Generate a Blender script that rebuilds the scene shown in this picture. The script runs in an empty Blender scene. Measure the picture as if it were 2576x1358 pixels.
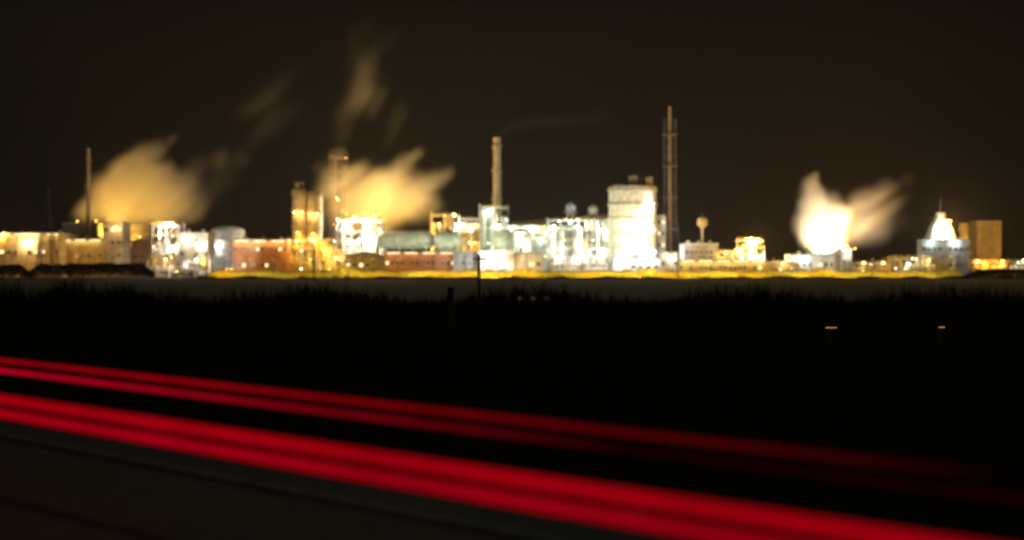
import bpy, bmesh, math, random
from mathutils import Vector, Matrix
random.seed(11)
S = bpy.context.scene
COL = S.collection
F = 3578.0          # focal length in units of the survey grid (2576 wide)
CAMZ, G = 1.6, -2.5  # camera height, level of the plain the works stands on
def X(u, D): return (u-1288)/F*D
def Z(v, D): return CAMZ+(679-v)/F*D
def W(px, D): return px/F*D

# ------------------------------------------------------------------ materials
MATS = {}
def nodes(name):
    m = bpy.data.materials.new(name); m.use_nodes = True
    nt = m.node_tree; nt.nodes.clear()
    out = nt.nodes.new('ShaderNodeOutputMaterial')
    return m, nt, out
def surf(name, col, rough=.7, metal=0., var=.25, scale=.4, panel=None, streak=.3, bump=.15, brick=None):
    m, nt, out = nodes(name); N = nt.nodes.new; L = nt.links.new
    p = N('ShaderNodeBsdfPrincipled'); L(p.outputs[0], out.inputs[0])
    p.inputs['Roughness'].default_value = rough; p.inputs['Metallic'].default_value = metal
    tc = N('ShaderNodeTexCoord')
    n = N('ShaderNodeTexNoise'); n.inputs['Scale'].default_value = scale; n.inputs['Detail'].default_value = 6
    L(tc.outputs['Object'], n.inputs['Vector'])
    lo = tuple(c*(1-var) for c in col)+(1,); hi = tuple(min(.9, c*(1+var)) for c in col)+(1,)
    r = N('ShaderNodeValToRGB'); r.color_ramp.elements[0].color = lo; r.color_ramp.elements[1].color = hi
    r.color_ramp.elements[0].position = .3; r.color_ramp.elements[1].position = .7
    L(n.outputs['Fac'], r.inputs[0]); c = r.outputs[0]
    if panel or brick:
        mp = N('ShaderNodeMapping'); mp.inputs['Rotation'].default_value = (math.pi/2, 0, 0)
        L(tc.outputs['Object'], mp.inputs[0])
        b = N('ShaderNodeTexBrick'); L(mp.outputs[0], b.inputs['Vector'])
        w, h = panel or brick
        b.inputs['Scale'].default_value = 1; b.inputs['Brick Width'].default_value = w; b.inputs['Row Height'].default_value = h
        b.inputs['Mortar Size'].default_value = .012 if brick else .06
        b.inputs['Color1'].default_value = (1, 1, 1, 1); b.inputs['Color2'].default_value = (.72, .72, .74, 1)
        b.inputs['Mortar'].default_value = (.45, .45, .45, 1)
        x = N('ShaderNodeMix'); x.data_type = 'RGBA'; x.blend_type = 'MULTIPLY'; x.inputs[0].default_value = .8
        L(c, x.inputs[6]); L(b.outputs['Color'], x.inputs[7]); c = x.outputs[2]
    if streak:
        mp = N('ShaderNodeMapping'); mp.inputs['Scale'].default_value = (.9, .9, .06); L(tc.outputs['Object'], mp.inputs[0])
        n2 = N('ShaderNodeTexNoise'); n2.inputs['Scale'].default_value = 1; n2.inputs['Detail'].default_value = 5
        L(mp.outputs[0], n2.inputs['Vector'])
        r2 = N('ShaderNodeValToRGB'); r2.color_ramp.elements[0].position = .35; r2.color_ramp.elements[1].position = .65
        r2.color_ramp.elements[0].color = (1-streak, 1-streak*1.08, 1-streak*1.2, 1); r2.color_ramp.elements[1].color = (1, 1, 1, 1)
        L(n2.outputs['Fac'], r2.inputs[0])
        x = N('ShaderNodeMix'); x.data_type = 'RGBA'; x.blend_type = 'MULTIPLY'; x.inputs[0].default_value = 1
        L(c, x.inputs[6]); L(r2.outputs[0], x.inputs[7]); c = x.outputs[2]
    L(c, p.inputs['Base Color'])
    if bump:
        bp = N('ShaderNodeBump'); bp.inputs['Strength'].default_value = bump; L(n.outputs['Fac'], bp.inputs['Height']); L(bp.outputs[0], p.inputs['Normal'])
    MATS[name] = m; return m
def emit(name, col, strength):
    m, nt, out = nodes(name)
    e = nt.nodes.new('ShaderNodeEmission'); e.inputs[0].default_value = (*col, 1); e.inputs[1].default_value = strength
    nt.links.new(e.outputs[0], out.inputs[0]); m.cycles.emission_sampling = 'NONE'
    MATS[name] = m; return m
surf('cream_cladding', (.55, .50, .38), panel=(6, 3)); surf('white_cladding', (.72, .73, .70), panel=(5, 3))
surf('grey_cladding', (.36, .38, .40), panel=(6, 4)); surf('lilac_cladding', (.45, .43, .50), panel=(6, 3))
surf('ochre_cladding', (.50, .36, .12), panel=(6, 3)); surf('green_grey_steel', (.44, .50, .42), panel=(4, 3))
surf('blue_grey_steel', (.36, .42, .50), panel=(4, 3)); surf('brick', (.42, .17, .06), brick=(.9, .3), streak=.2)
surf('terracotta', (.48, .22, .13), brick=(.9, .3), streak=.2); surf('concrete', (.42, .39, .34), panel=(5, 4))
surf('tan_concrete', (.44, .34, .20), panel=(5, 3.6)); surf('dark_steel', (.07, .065, .06), streak=.1)
surf('steel', (.38, .38, .36), rough=.5, metal=.3); surf('rusty_steel', (.28, .16, .09), rough=.8)
surf('roof_sheet', (.26, .25, .23)); surf('yellow_paint', (.62, .44, .05), rough=.5)
surf('white_paint', (.75, .76, .74), rough=.5); surf('pane_glass', (.03, .035, .04), rough=.15, streak=0, bump=0)
surf('mast_steel', (.40, .27, .14), streak=.1); surf('lattice_steel', (.13, .12, .15), streak=.1); surf('dark_wood', (.05, .04, .03), streak=.1)
surf('door_green', (.10, .20, .14)); surf('black_rubber', (.012, .012, .012), streak=0)
LENS = {'sodium': (1, .52, .08), 'amber': (1, .64, .18), 'white': (1, .97, .86), 'green': (.85, 1, .80), 'pink': (1, .80, .66)}
for k, c in LENS.items(): emit(k+'_lens', c, 26)
emit('lit_pane', (1, .72, .35), 2.2); emit('strip_lens', (1, .86, .5), 3.5); emit('dim_amber', (1, .5, .12), 1.2); emit('faint_amber', (1, .6, .15), .05)
emit('orange_marker', (1, .38, .10), .5)

# ------------------------------------------------------------------ mesh helpers
class MB:
    def __init__(s): s.bm = bmesh.new()
    def box(s, cx, cy, cz, sx, sy, sz, rot=None):
        r = bmesh.ops.create_cube(s.bm, size=1)['verts']
        M = Matrix.Translation((cx, cy, cz)) @ (rot or Matrix()) @ Matrix.Diagonal((sx, sy, sz, 1))
        bmesh.ops.transform(s.bm, matrix=M, verts=r); return s
    def bar(s, a, b, r, r2=None, seg=8):
        a, b = Vector(a), Vector(b); d = b-a
        if d.length < 1e-6: return s
        vs = bmesh.ops.create_cone(s.bm, cap_ends=True, segments=seg, radius1=r, radius2=r if r2 is None else r2, depth=d.length)['verts']
        M = Matrix.Translation((a+b)/2) @ d.to_track_quat('Z', 'Y').to_matrix().to_4x4()
        bmesh.ops.transform(s.bm, matrix=M, verts=vs); return s
    def lathe(s, prof, seg=32, cx=0, cy=0):
        rings = []
        for r, z in prof:
            rings.append([s.bm.verts.new((cx+r*math.cos(2*math.pi*i/seg), cy+r*math.sin(2*math.pi*i/seg), z)) for i in range(seg)])
        for a, b in zip(rings, rings[1:]):
            for i in range(seg):
                j = (i+1) % seg; s.bm.faces.new((a[i], a[j], b[j], b[i]))
        s.bm.faces.new(rings[0][::-1]); s.bm.faces.new(rings[-1]); return s
    def prism(s, pts, y0, y1):
        a = [s.bm.verts.new((x, y0, z)) for x, z in pts]; b = [s.bm.verts.new((x, y1, z)) for x, z in pts]
        n = len(pts); s.bm.faces.new(a); s.bm.faces.new(b[::-1])
        for i in range(n):
            j = (i+1) % n; s.bm.faces.new((a[j], a[i], b[i], b[j]))
        return s
    def torus(s, R, z, r, seg=32, cx=0, cy=0):
        pts = [(cx+R*math.cos(2*math.pi*i/seg), cy+R*math.sin(2*math.pi*i/seg), z) for i in range(seg)]
        for i in range(seg): s.bar(pts[i], pts[(i+1) % seg], r, seg=5)
        return s
    def build(s, name, mat, parent=None, smooth=False, loc=(0, 0, 0)):
        bmesh.ops.recalc_face_normals(s.bm, faces=s.bm.faces)
        me = bpy.data.meshes.new(name); s.bm.to_mesh(me); s.bm.free()
        if smooth:
            for p in me.polygons: p.use_smooth = True
            me.set_sharp_from_angle(angle=math.radians(40))
        me.materials.append(MATS[mat] if isinstance(mat, str) else mat)
        o = bpy.data.objects.new(name, me); COL.objects.link(o); o.location = loc
        if parent: o.parent = parent
        return o
def tag(o, label=None, cat=None, group=None, kind=None):
    if label: o['label'] = label
    if cat: o['category'] = cat
    if group: o['group'] = group
    if kind: o['kind'] = kind
    return o
def thing(name, label, cat, loc, group=None, rz=0):
    o = bpy.data.objects.new(name, None); COL.objects.link(o); o.location = loc; o.rotation_euler.z = rz
    o.empty_display_size = .5
    return tag(o, label, cat, group)
def children(o): return [c for c in bpy.data.objects if c.parent == o]
def copy_tree(o, parent=None):
    c = o.copy(); COL.objects.link(c)
    if o.type == 'LIGHT': c.data = o.data.copy()
    if parent: c.parent = parent
    for ch in children(o): copy_tree(ch, c)
    return c

# ------------------------------------------------------------------ lamps
PW = .36
def light(kind, col, power, loc, parent, target=None, ang=110, size=.6):
    d = bpy.data.lights.new('lamp_glow', kind); d.energy = power*PW; d.color = LENS[col]
    d.shadow_soft_size = size
    if kind == 'SPOT': d.spot_size = math.radians(ang); d.spot_blend = .6
    o = bpy.data.objects.new('lamp_glow', d); COL.objects.link(o); o.parent = parent; o.location = loc
    if target is not None: o.rotation_euler = (Vector(target)-Vector(loc)).to_track_quat('-Z', 'Y').to_euler()
    return o
def roof_lamp(root, lx, ly_, lz, col, power, target=None, ang=120, post=1.5, r=.55, ly=None):
    """a lamp on a short post, a part of its building; local coordinates"""
    ly = ly_ if ly is None else ly
    b = MB(); b.bar((lx, ly, lz-post), (lx, ly, lz), .09); b.box(lx, ly, lz+.12, 1.2, .9, .22)
    o = b.build('floodlight', 'dark_steel', root)
    m = MB(); r = .3 if target is not None else r; m.lathe([(r*.5, lz-.5), (r, lz-.25), (r, lz-.05), (r*.7, lz)], 12, lx, ly-.06); m.build('lens', col+'_lens', o)
    light('SPOT' if target is not None else 'POINT', col, power*(1 if target is not None else .55), (lx, ly-1.2, lz-.6) if target is None else (lx, ly+1.0, lz+.7), root, target, ang)

# ------------------------------------------------------------------ building kinds
def base(name, label, cat, uc, D, group=None): return thing(name, label, cat, (X(uc, D), D, G), group)
def shed(name, label, cat, u0, u1, v, D, dep, wm, rm='roof_sheet', kind='flat', win=0, rows=1, door=1, vents=0, lamps=(), win_v=None, fascia=None, strip=False):
    uc = (u0+u1)/2; w = W(u1-u0, D); h = Z(v, D)-G; root = base(name, label, cat, uc, D)
    rh = {'flat': .5, 'gable': min(h*.22, w*.12), 'mono': h*.15}[kind]; wh = h-rh
    b = MB(); b.box(0, dep/2, wh/2, w, dep, wh)
    n = max(2, int(w/6))
    for i in range(n+1): b.box(-w/2+i*w/n*.998+.01, -.14, wh/2-.05, .35, .3, wh-.1)
    b.box(0, -.2, .5, w+.5, .5, 1.0)
    b.build('wall', wm, root)
    b = MB()
    if kind == 'flat': b.box(0, dep/2, wh+.25, w+.8, dep+.8, .5)
    elif kind == 'gable': b.prism([(-w/2-.6, wh), (w/2+.6, wh), (w/2+.6, wh+.35), (0, h), (-w/2-.6, wh+.35)], -.6, dep+.6)
    else: b.prism([(-w/2-.6, wh), (w/2+.6, wh), (w/2+.6, h), (-w/2-.6, wh+.4)], -.6, dep+.6)
    rf = b.build('roof', rm, root)
    if fascia: MB().box(0, -.46, wh+.1, w+.9, .1, .9).build('fascia', fascia, root)
    if strip:
        b = MB(); n = max(3, int(w/8))
        for i in range(n): b.box(-w/2+(i+.5)*w/n, -.9, wh-.5, w/n*.7, .3, .3)
        b.build('strip_light', 'strip_lens', root)
        d = bpy.data.lights.new('strip_glow', 'AREA'); d.shape = 'RECTANGLE'; d.size = w*.95; d.size_y = .4; d.energy = strip*PW; d.color = (1, .8, .42)
        o = bpy.data.objects.new('strip_glow', d); COL.objects.link(o); o.parent = root; o.location = (0, -1.3, wh-.9); o.rotation_euler = (math.radians(20), 0, 0)
    wrnd = random.Random(label)
    for k in range(rows if win else 0):
        zc = (win_v[k] if win_v else wh*(k+.75)/(rows+.3))
        for i in range(win):
            if wrnd.random() < .3: continue
            lit = wrnd.random() < .22
            xc = -w/2+(i+.5)*w/win; ww, hh = min(2.4, w/win*.55), min(1.8, wh/rows*.45)
            f = MB(); f.box(xc, -.34, zc, ww+.3, .12, hh+.3); fo = f.build('window', 'white_paint' if i % 3 else 'steel', root)
            MB().box(xc, -.42, zc, ww, .05, hh).build('pane', 'lit_pane' if lit else 'pane_glass', fo)
    for i in range(door):
        xc = -w/2+(i+.7)*w/(door+.4)
        f = MB(); f.box(xc, -.50, 2.6, 4.2, .12, 4.4); do = f.build('door', 'door_green' if i % 2 else 'rusty_steel', root)
        MB().box(xc+1.6, -.60, 1.6, .3, .08, .3).build('handle', 'steel', do)
    for i in range(vents):
        xc = -w/2+(i+.5)*w/vents; zt = h if kind != 'gable' else wh+rh*.7
        MB().lathe([(.7, zt-1.2), (.7, zt+1.0), (1.1, zt+1.1), (1.1, zt+1.5), (.2, zt+2.0)], 12, xc, dep*.4).build('vent', 'steel', rf, True)
    for a in lamps:
        fx, dz, col, pw = a[:4]
        roof_lamp(root, fx*w, -1.4 if dz < 0 else 1.0, h+dz, col, pw, **(a[4] if len(a) > 4 else {}))
    return root, w, h
def tank(name, label, cat, u0, u1, v, D, mat, dome=.25, rings=2, lamps=(), stair=True, cone=False, top_box=None):
    uc = (u0+u1)/2; R = W(u1-u0, D)/2; h = Z(v, D)-G; root = base(name, label, cat, uc, D)
    dh = R*dome; sh = h-dh
    MB().lathe([(R, 0), (R, sh)], 40).build('shell', mat, root, True)
    prof = [(R+.15, sh), (R+.15, sh+.3)] + ([(.4, h)] if cone else [(R*math.cos(t)+.02, sh+.3+(dh-.3)*math.sin(t)) for t in [.25, .5, .8, 1.1, 1.4]])
    MB().lathe(prof, 40).build('roof', mat, root, True)
    for k in range(rings):
        z = sh*(k+1)/(rings+.25); b = MB()
        b.lathe([(R+.05, z), (R+1.1, z), (R+1.1, z+.18), (R+.05, z+.18)], 40); b.build('walkway', 'steel', root)
        b = MB(); b.torus(R+1.05, z+1.2, .05); b.torus(R+1.05, z+.7, .04)
        for i in range(24):
            t = i*math.pi/12; b.bar(((R+1.05)*math.cos(t), (R+1.05)*math.sin(t), z+.15), ((R+1.05)*math.cos(t), (R+1.05)*math.sin(t), z+1.2), .04, seg=5)
        b.build('railing', 'yellow_paint', root)
    if stair:
        b = MB(); n = int(sh/.5)
        for i in range(n):
            t = -2.6+i*.5/R*1.1; z = i*.5
            b.box((R+.55)*math.cos(t), (R+.55)*math.sin(t), z, 1.0, .5, .1, Matrix.Rotation(t, 4, 'Z'))
        b.build('stair', 'steel', root)
    for a in lamps:
        t, z, col, pw = a[:4]
        roof_lamp(root, (R+1.6)*math.sin(t), -(R+1.6)*math.cos(t), z*h, col, pw, post=.8, **(a[4] if len(a) > 4 else {}))
    return root, R, h
def unit(name, label, cat, u0, u1, v, D, dep, seed, levels=4, mats=('steel', 'white_paint', 'green_grey_steel'), nves=4, npipe=7, lamps=(), skin=None, frame='steel'):
    """open steel process structure: frame, platforms, vessels and pipes"""
    rnd = random.Random(seed); uc = (u0+u1)/2; w = W(u1-u0, D); h = Z(v, D)-G; root = base(name, label, cat, uc, D)
    nx = max(1, int(w/7)); b = MB()
    for i in range(nx+1):
        for y in (0, dep):
            x = -w/2+i*w/nx; hh = h*(1 if rnd.random() < .6 else rnd.uniform(.72, .95)); b.box(x, y, hh/2, .45, .45, hh)
    for l in range(1, levels+1):
        z = h*l/(levels+.35)
        for y in (0, dep): b.box(0, y, z-.25, w, .28, .4)
        for x in (-w/2, w/2): b.box(x, dep/2, z-.27, .28, dep, .36)
        if l < levels:
            for i in range(nx):
                if rnd.random() < .5: b.bar((-w/2+i*w/nx, -.1, z), (-w/2+(i+1)*w/nx, -.1, z+h/(levels+.35)), .12, seg=5)
    b.build('steel_frame', frame, root)
    for l in range(1, levels+1):
        z = h*l/(levels+.35); x0, x1 = -w/2*rnd.uniform(.7, 1), w/2*rnd.uniform(.7, 1)
        p = MB(); p.box((x0+x1)/2, dep/2-.4, z+.1, x1-x0, dep+1.2, .2); po = p.build('platform', 'steel', root)
        r = MB()
        for zz in (.6, 1.15): r.box((x0+x1)/2, -1.0, z+.2+zz, x1-x0, .07, .07)
        k = max(2, int((x1-x0)/2))
        for i in range(k+1): r.box(x0+(x1-x0)*i/k, -1.0, z+.75, .07, .07, 1.1)
        r.build('railing', 'yellow_paint', po)
    for i in range(nves):
        R = rnd.uniform(.09, .17)*min(w, 26); zz = h*rnd.uniform(0, .35); hh = (h-zz)*rnd.uniform(.5, .95)
        x = -w/2+(i+.5)*w/nves+rnd.uniform(-1, 1)*w*.04; y = dep*rnd.uniform(.2, .6); R = min(R, w/nves*.52)
        MB().lathe([(R*.4, zz), (R, zz+R*.5), (R, zz+hh-R*.6), (R*.8, zz+hh-R*.25), (R*.3, zz+hh)], 24, x, y).build('vessel', rnd.choice(mats), root, True)
    for i in range(npipe):
        x = rnd.uniform(-.48, .48)*w; x2 = x+rnd.uniform(-.4, .4)*w; x2 = max(-w/2, min(w/2, x2)); z1 = rnd.uniform(0, .5)*h; z2 = rnd.uniform(.45, .98)*h; r = rnd.uniform(.2, .5); y = -rnd.uniform(.4, .9)
        b = MB(); b.bar((x, y, 0), (x, y, z1), r); b.bar((x, y, z1), (x2, y, z1), r); b.bar((x2, y, z1), (x2, y, z2), r); b.bar((x2, y, z2), (x2, dep*.6, z2), r)
        b.build('pipe', rnd.choice(mats), root, True)
    for i in range(min(9, max(2, int(w*h/110)))):
        x, z = rnd.uniform(-.46, .46)*w, h*(rnd.randint(1, levels)/(levels+.35))-.5; c = rnd.choice(('amber', 'sodium', 'white', 'green'))
        b = MB(); b.box(x, -1.15, z+.12, .5, .5, .14); lo = b.build('lamp', 'dark_steel', root); MB().lathe([(.12, z-.22), (.3, z-.1), (.3, z+.02), (.2, z+.05)], 10, x, -1.15).build('lens', c+'_lens', lo)
    if skin:
        for k in range(skin[1]):
            x0 = rnd.uniform(-.5, .15)*w; ww = rnd.uniform(.25, .5)*w; x1 = min(w/2, x0+ww); z0 = rnd.uniform(0, .55)*h; z1 = min(h*.98, z0+rnd.uniform(.2, .5)*h)
            MB().box((x0+x1)/2, dep*.62+k*.9, (z0+z1)/2, x1-x0, .8, z1-z0).build('cladding', skin[0], root)
    for a in lamps:
        fx, fz, col, pw = a[:4]
        roof_lamp(root, fx*w, -1.6, fz*h, col, pw, **(a[4] if len(a) > 4 else {}))
    return root, w, h
def chimney(label, uc, wpx, wbase, v, D, mat, plats, ladder=True, name='chimney'):
    h = Z(v, D)-G; r1, r0 = W(wpx, D)/2, W(wbase, D)/2; root = base(name, label, 'chimney', uc, D)
    MB().lathe([(r0, 0), (r1+(r0-r1)*.35, h*.45), (r1, h-1.5), (r1+.25, h-1.4), (r1+.25, h-.3), (r1*.7, h)], 24).build('shaft', mat, root, True)
    for f in plats:
        z = h*f; rr = r1+(r0-r1)*max(0, 1-f)
        b = MB(); b.lathe([(rr, z), (rr+1.2, z), (rr+1.2, z+.2), (rr, z+.2)], 24); po = b.build('platform', 'steel', root)
        b = MB(); b.torus(rr+1.15, z+1.2, .06, 20)
        for i in range(10):
            t = i*math.pi/5; b.bar(((rr+1.15)*math.cos(t), (rr+1.15)*math.sin(t), z+.2), ((rr+1.15)*math.cos(t), (rr+1.15)*math.sin(t), z+1.2), .05, seg=5)
        b.build('railing', 'yellow_paint', po)
    if ladder:
        b = MB(); x = r0+.35
        for s in (-.3, .3): b.bar((r0+.3, s-r0*.2, 0), (r1+.4, s-r1*.2, h-2), .06, seg=5)
        for i in range(int(h/1.2)):
            t = i*1.2/h; xx = r0+.3+(r1-r0+.1)*t; b.box(xx, -r1*.2, i*1.2, .06, .6, .06)
        b.build('ladder', 'steel', root)
    return root, h

# ------------------------------------------------------------------ setting: ground, road, bank
RX, RY = -.7253, .6883          # direction of the road (rising gently to the left)
NX, NY = .6883, .7253           # across the road, away from the viewer
def zroad(s): return .0116*max(-40, min(70, s))
def gz(x, y):
    s, p = x*RX+y*RY, x*NX+y*NY
    t = max(0, min(1, (p-9)/75)); t = t*t*(3-2*t)
    return zroad(s)*(1-t)+G*t
def mesh_obj(name, verts, faces, mat):
    me = bpy.data.meshes.new(name); me.from_pydata(verts, [], faces); me.update()
    me.materials.append(MATS[mat] if isinstance(mat, str) else mat)
    o = bpy.data.objects.new(name, me); COL.objects.link(o); return o
def ground_mat(name, c1, c2, c3, s1, s2, rough=.95, spec=0):
    m, nt, out = nodes(name); N = nt.nodes.new; L = nt.links.new
    if rough > .9 and not spec: p = N('ShaderNodeBsdfDiffuse'); p.inputs['Roughness'].default_value = 1
    else: p = N('ShaderNodeBsdfPrincipled'); p.inputs['Roughness'].default_value = rough; p.inputs['Specular IOR Level'].default_value = spec or .3
    L(p.outputs[0], out.inputs[0])
    tc = N('ShaderNodeTexCoord'); n = N('ShaderNodeTexNoise'); n.inputs['Scale'].default_value = s1; n.inputs['Detail'].default_value = 8
    n2 = N('ShaderNodeTexNoise'); n2.inputs['Scale'].default_value = s2; n2.inputs['Detail'].default_value = 5
    L(tc.outputs['Object'], n.inputs[0]); L(tc.outputs['Object'], n2.inputs[0])
    r = N('ShaderNodeValToRGB'); r.color_ramp.elements[0].color = (*c1, 1); r.color_ramp.elements[1].color = (*c2, 1)
    r.color_ramp.elements[0].position = .35; r.color_ramp.elements[1].position = .65; L(n.outputs['Fac'], r.inputs[0])
    x = N('ShaderNodeMix'); x.data_type = 'RGBA'; L(n2.outputs['Fac'], x.inputs[0]); L(r.outputs[0], x.inputs[6]); x.inputs[7].default_value = (*c3, 1)
    L(x.outputs[2], p.inputs[0])
    b = N('ShaderNodeBump'); b.inputs['Strength'].default_value = .2; L(n.outputs['Fac'], b.inputs['Height']); L(b.outputs[0], p.inputs['Normal'])
    MATS[name] = m; return m
ground_mat('field_grass', (.012, .014, .006), (.04, .03, .014), (.028, .018, .010), .9, .03)
ground_mat('bank_grass', (.05, .06, .012), (.11, .11, .022), (.08, .075, .018), .5, .06)
ground_mat('bank_leaf', (.09, .10, .014), (.20, .18, .03), (.15, .13, .025), .4, .08)
ground_mat('dark_leaf', (.012, .016, .006), (.03, .034, .012), (.02, .02, .01), .6, .1)
ground_mat('yard_gravel', (.16, .15, .12), (.26, .24, .20), (.20, .18, .15), .6, .05)
ground_mat('asphalt', (.10, .10, .085), (.22, .22, .175), (.06, .062, .05), 9, .35, .75)
ground_mat('road_paint', (.10, .11, .13), (.36, .40, .48), (.14, .15, .16), 7, 2.5, .7)
NA, NR = 160, 90; vs, fs = [(0, 0, gz(0, 0)-.06)], []
for k in range(NR):
    r = .8*(7000/.8)**(k/(NR-1))
    for a in range(NA):
        x, y = r*math.cos(2*math.pi*a/NA), r*math.sin(2*math.pi*a/NA); vs.append((x, y, gz(x, y)-.06))
for a in range(NA): fs.append((0, 1+a, 1+(a+1) % NA))
for k in range(NR-1):
    for a in range(NA):
        i, j = 1+k*NA+a, 1+k*NA+(a+1) % NA; fs.append((i, i+NA, j+NA, j))
g = mesh_obj('ground', vs, fs, 'field_grass'); tag(g, kind='structure')
for p in g.data.polygons: p.use_smooth = True
def strip_mesh(name, mat, p0, p1, lift, s0=-45, s1=75, n=60, wob=0):
    vs, fs = [], []; rnd = random.Random(5)
    for i in range(n+1):
        s = s0+(s1-s0)*i/n
        for p in (p0+rnd.uniform(-wob, wob), p1+rnd.uniform(-wob, wob)): vs.append((s*RX+p*NX, s*RY+p*NY, zroad(s)+lift))
    for i in range(n): fs.append((2*i, 2*i+1, 2*i+3, 2*i+2))
    o = mesh_obj(name, vs, fs, mat); tag(o, kind='structure'); return o
strip_mesh('road', 'asphalt', .6, 6.5, .012, wob=.03)
strip_mesh('road_edge_line', 'road_paint', 5.94, 6.04, .018, wob=.015)
# the gravel yard of the works and the grass bank along its front
vs = [(X(-200, 700), 738, G+.02), (X(2800, 700), 738, G+.02), (X(2700, 1000), 1050, G+.02), (X(-200, 1000), 1050, G+.02)]
ground_mat('spill_lit_grass', (.10, .08, .04), (.26, .20, .10), (.16, .11, .06), .25, .02, spec=.055)  # strip of field made paler for light spilling from the works
fv = [(-900, 185), (900, 185), (900, 640), (-900, 640)]; fvs, ffs = [], []
for i in range(41):
    for j in range(13):
        y = 185+j*42+(8*math.sin(i*.9)+5*math.sin(i*2.3) if j == 0 else 0); fvs.append((-2000+i*100, y, G-.03))
for i in range(40):
    for j in range(12): k = i*13+j; ffs.append((k, k+13, k+14, k+1))
tag(mesh_obj('field', fvs, ffs, 'spill_lit_grass'), kind='structure')
tag(mesh_obj('yard', vs, [(0, 1, 2, 3)], 'yard_gravel'), kind='structure')
vs, fs = [], []; rnd = random.Random(3); n = 160
u0b, u1b = 520, 2450
for i in range(n+1):
    u = u0b+(u1b-u0b)*i/n; x = X(u, 715); e = min(1, (u-u0b)/40, (u1b-u)/150); e = max(.02, e)
    hb = (3.0+.25*math.sin(u*.021)+.3*math.sin(u*.067)+rnd.uniform(-.2, .2))*e
    for y, z in ((692, 0), (700, .35*hb), (709, .8*hb), (716, hb), (722, hb*.96), (730, .3*hb), (736, 0)): vs.append((x, y+rnd.uniform(-.5, .5), G-.05+z))
for i in range(n):
    for j in range(6):
        a = i*7+j; fs.append((a, a+7, a+8, a+1))
b = mesh_obj('bank', vs, fs, 'bank_grass'); tag(b, kind='structure')
for p in b.data.polygons: p.use_smooth = True

# ------------------------------------------------------------------ the works
FU = dict(post=1.2)
# far left
shed('long_shed', 'long low shed with a bright strip of lamps under its eaves at the far left', 'shed', -90, 152, 585, 820, 40, 'ochre_cladding', kind='flat', win=14, door=3, vents=5, strip=5000, fascia='cream_cladding',
     lamps=[(-.13, -.8, 'amber', 30000), (.16, -5, 'pink', 60000)])
shed('upper_hall', 'pale cream hall rising behind the golden hall, under the left steam cloud', 'hall', 157, 244, 560, 872, 30, 'cream_cladding', win=6, rows=2, door=0, vents=2, fascia='white_cladding',
     lamps=[(-.2, 1.5, 'sodium', 110000, dict(target=(6, 45, 75), ang=120, ly=9)), (.35, 1.5, 'sodium', 130000, dict(target=(24, 45, 85), ang=130, ly=9))])  # roof lamps added out of view to light the steam
shed('golden_hall', 'low golden hall in front of the pale cream hall', 'hall', 148, 258, 600, 832, 26, 'ochre_cladding', kind='flat', win=8, door=2, vents=3, strip=2000)
shed('tower_block', 'narrow pale block beside the golden hall, taller than it', 'building', 259, 308, 558, 842, 18, 'cream_cladding', win=3, rows=4, door=1, lamps=[(.2, -3, 'amber', 12000)])
tank('dark_tank', 'dark unlit round tank in the gap right of the pale block', 'tank', 311, 384, 562, 905, 'dark_steel', .12, 1)
shed('dim_shed', 'dim brown shed in the gap between the dark tank and the pinkish lamp tower', 'shed', 330, 392, 600, 862, 20, 'rusty_steel', kind='gable', win=3, door=1,
     lamps=[(-.3, 1.5, 'sodium', 110000, dict(target=(0, 45, 70), ang=140, ly=8)), (.35, 1.5, 'sodium', 120000, dict(target=(12, 45, 60), ang=140, ly=8))])  # lamps put behind the roof front only to light the cloud
unit('lamp_tower', 'pinkish white stepped steel tower with glaring lamps on top, left of centre', 'plant unit', 384, 450, 556, 822, 14, 21, 5, ('white_paint', 'cream_cladding', 'steel'), 3, 7,
     lamps=[(.1, .96, 'pink', 260000), (-.2, .80, 'pink', 30000), (.3, .55, 'white', 40000)], skin=('cream_cladding', 2))
shed('cream_block', 'cream block with bright lower wall right of the pinkish lamp tower', 'building', 450, 522, 584, 812, 20, 'cream_cladding', win=4, rows=3, door=1, vents=2, lamps=[(-.2, -3, 'pink', 25000), (.3, -6, 'white', 25000)])
unit('pipe_rack', 'low lit pipe rack in front of the pinkish lamp tower', 'plant unit', 372, 528, 640, 782, 10, 5, 3, ('cream_cladding', 'white_paint', 'yellow_paint'), 6, 10, lamps=[(-.2, .8, 'amber', 12000), (.3, .8, 'white', 20000)])
tank('domed_store', 'pale domed store with a low rounded roof left of the brick building', 'tank', 530, 616, 568, 860, 'white_cladding', .35, 1, lamps=[(-.4, .6, 'white', 20000)])
unit('column_rack', 'blue grey rack of upright columns in front of the pale domed store', 'plant unit', 541, 588, 620, 800, 8, 8, 3, ('blue_grey_steel',), 5, 4, frame='blue_grey_steel')
shed('brick_works', 'long orange brick building with a pale roof edge left of the twin silos', 'building', 586, 722, 602, 792, 24, 'brick', win=12, rows=2, door=2, fascia='cream_cladding', strip=5000, vents=3)
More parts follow.
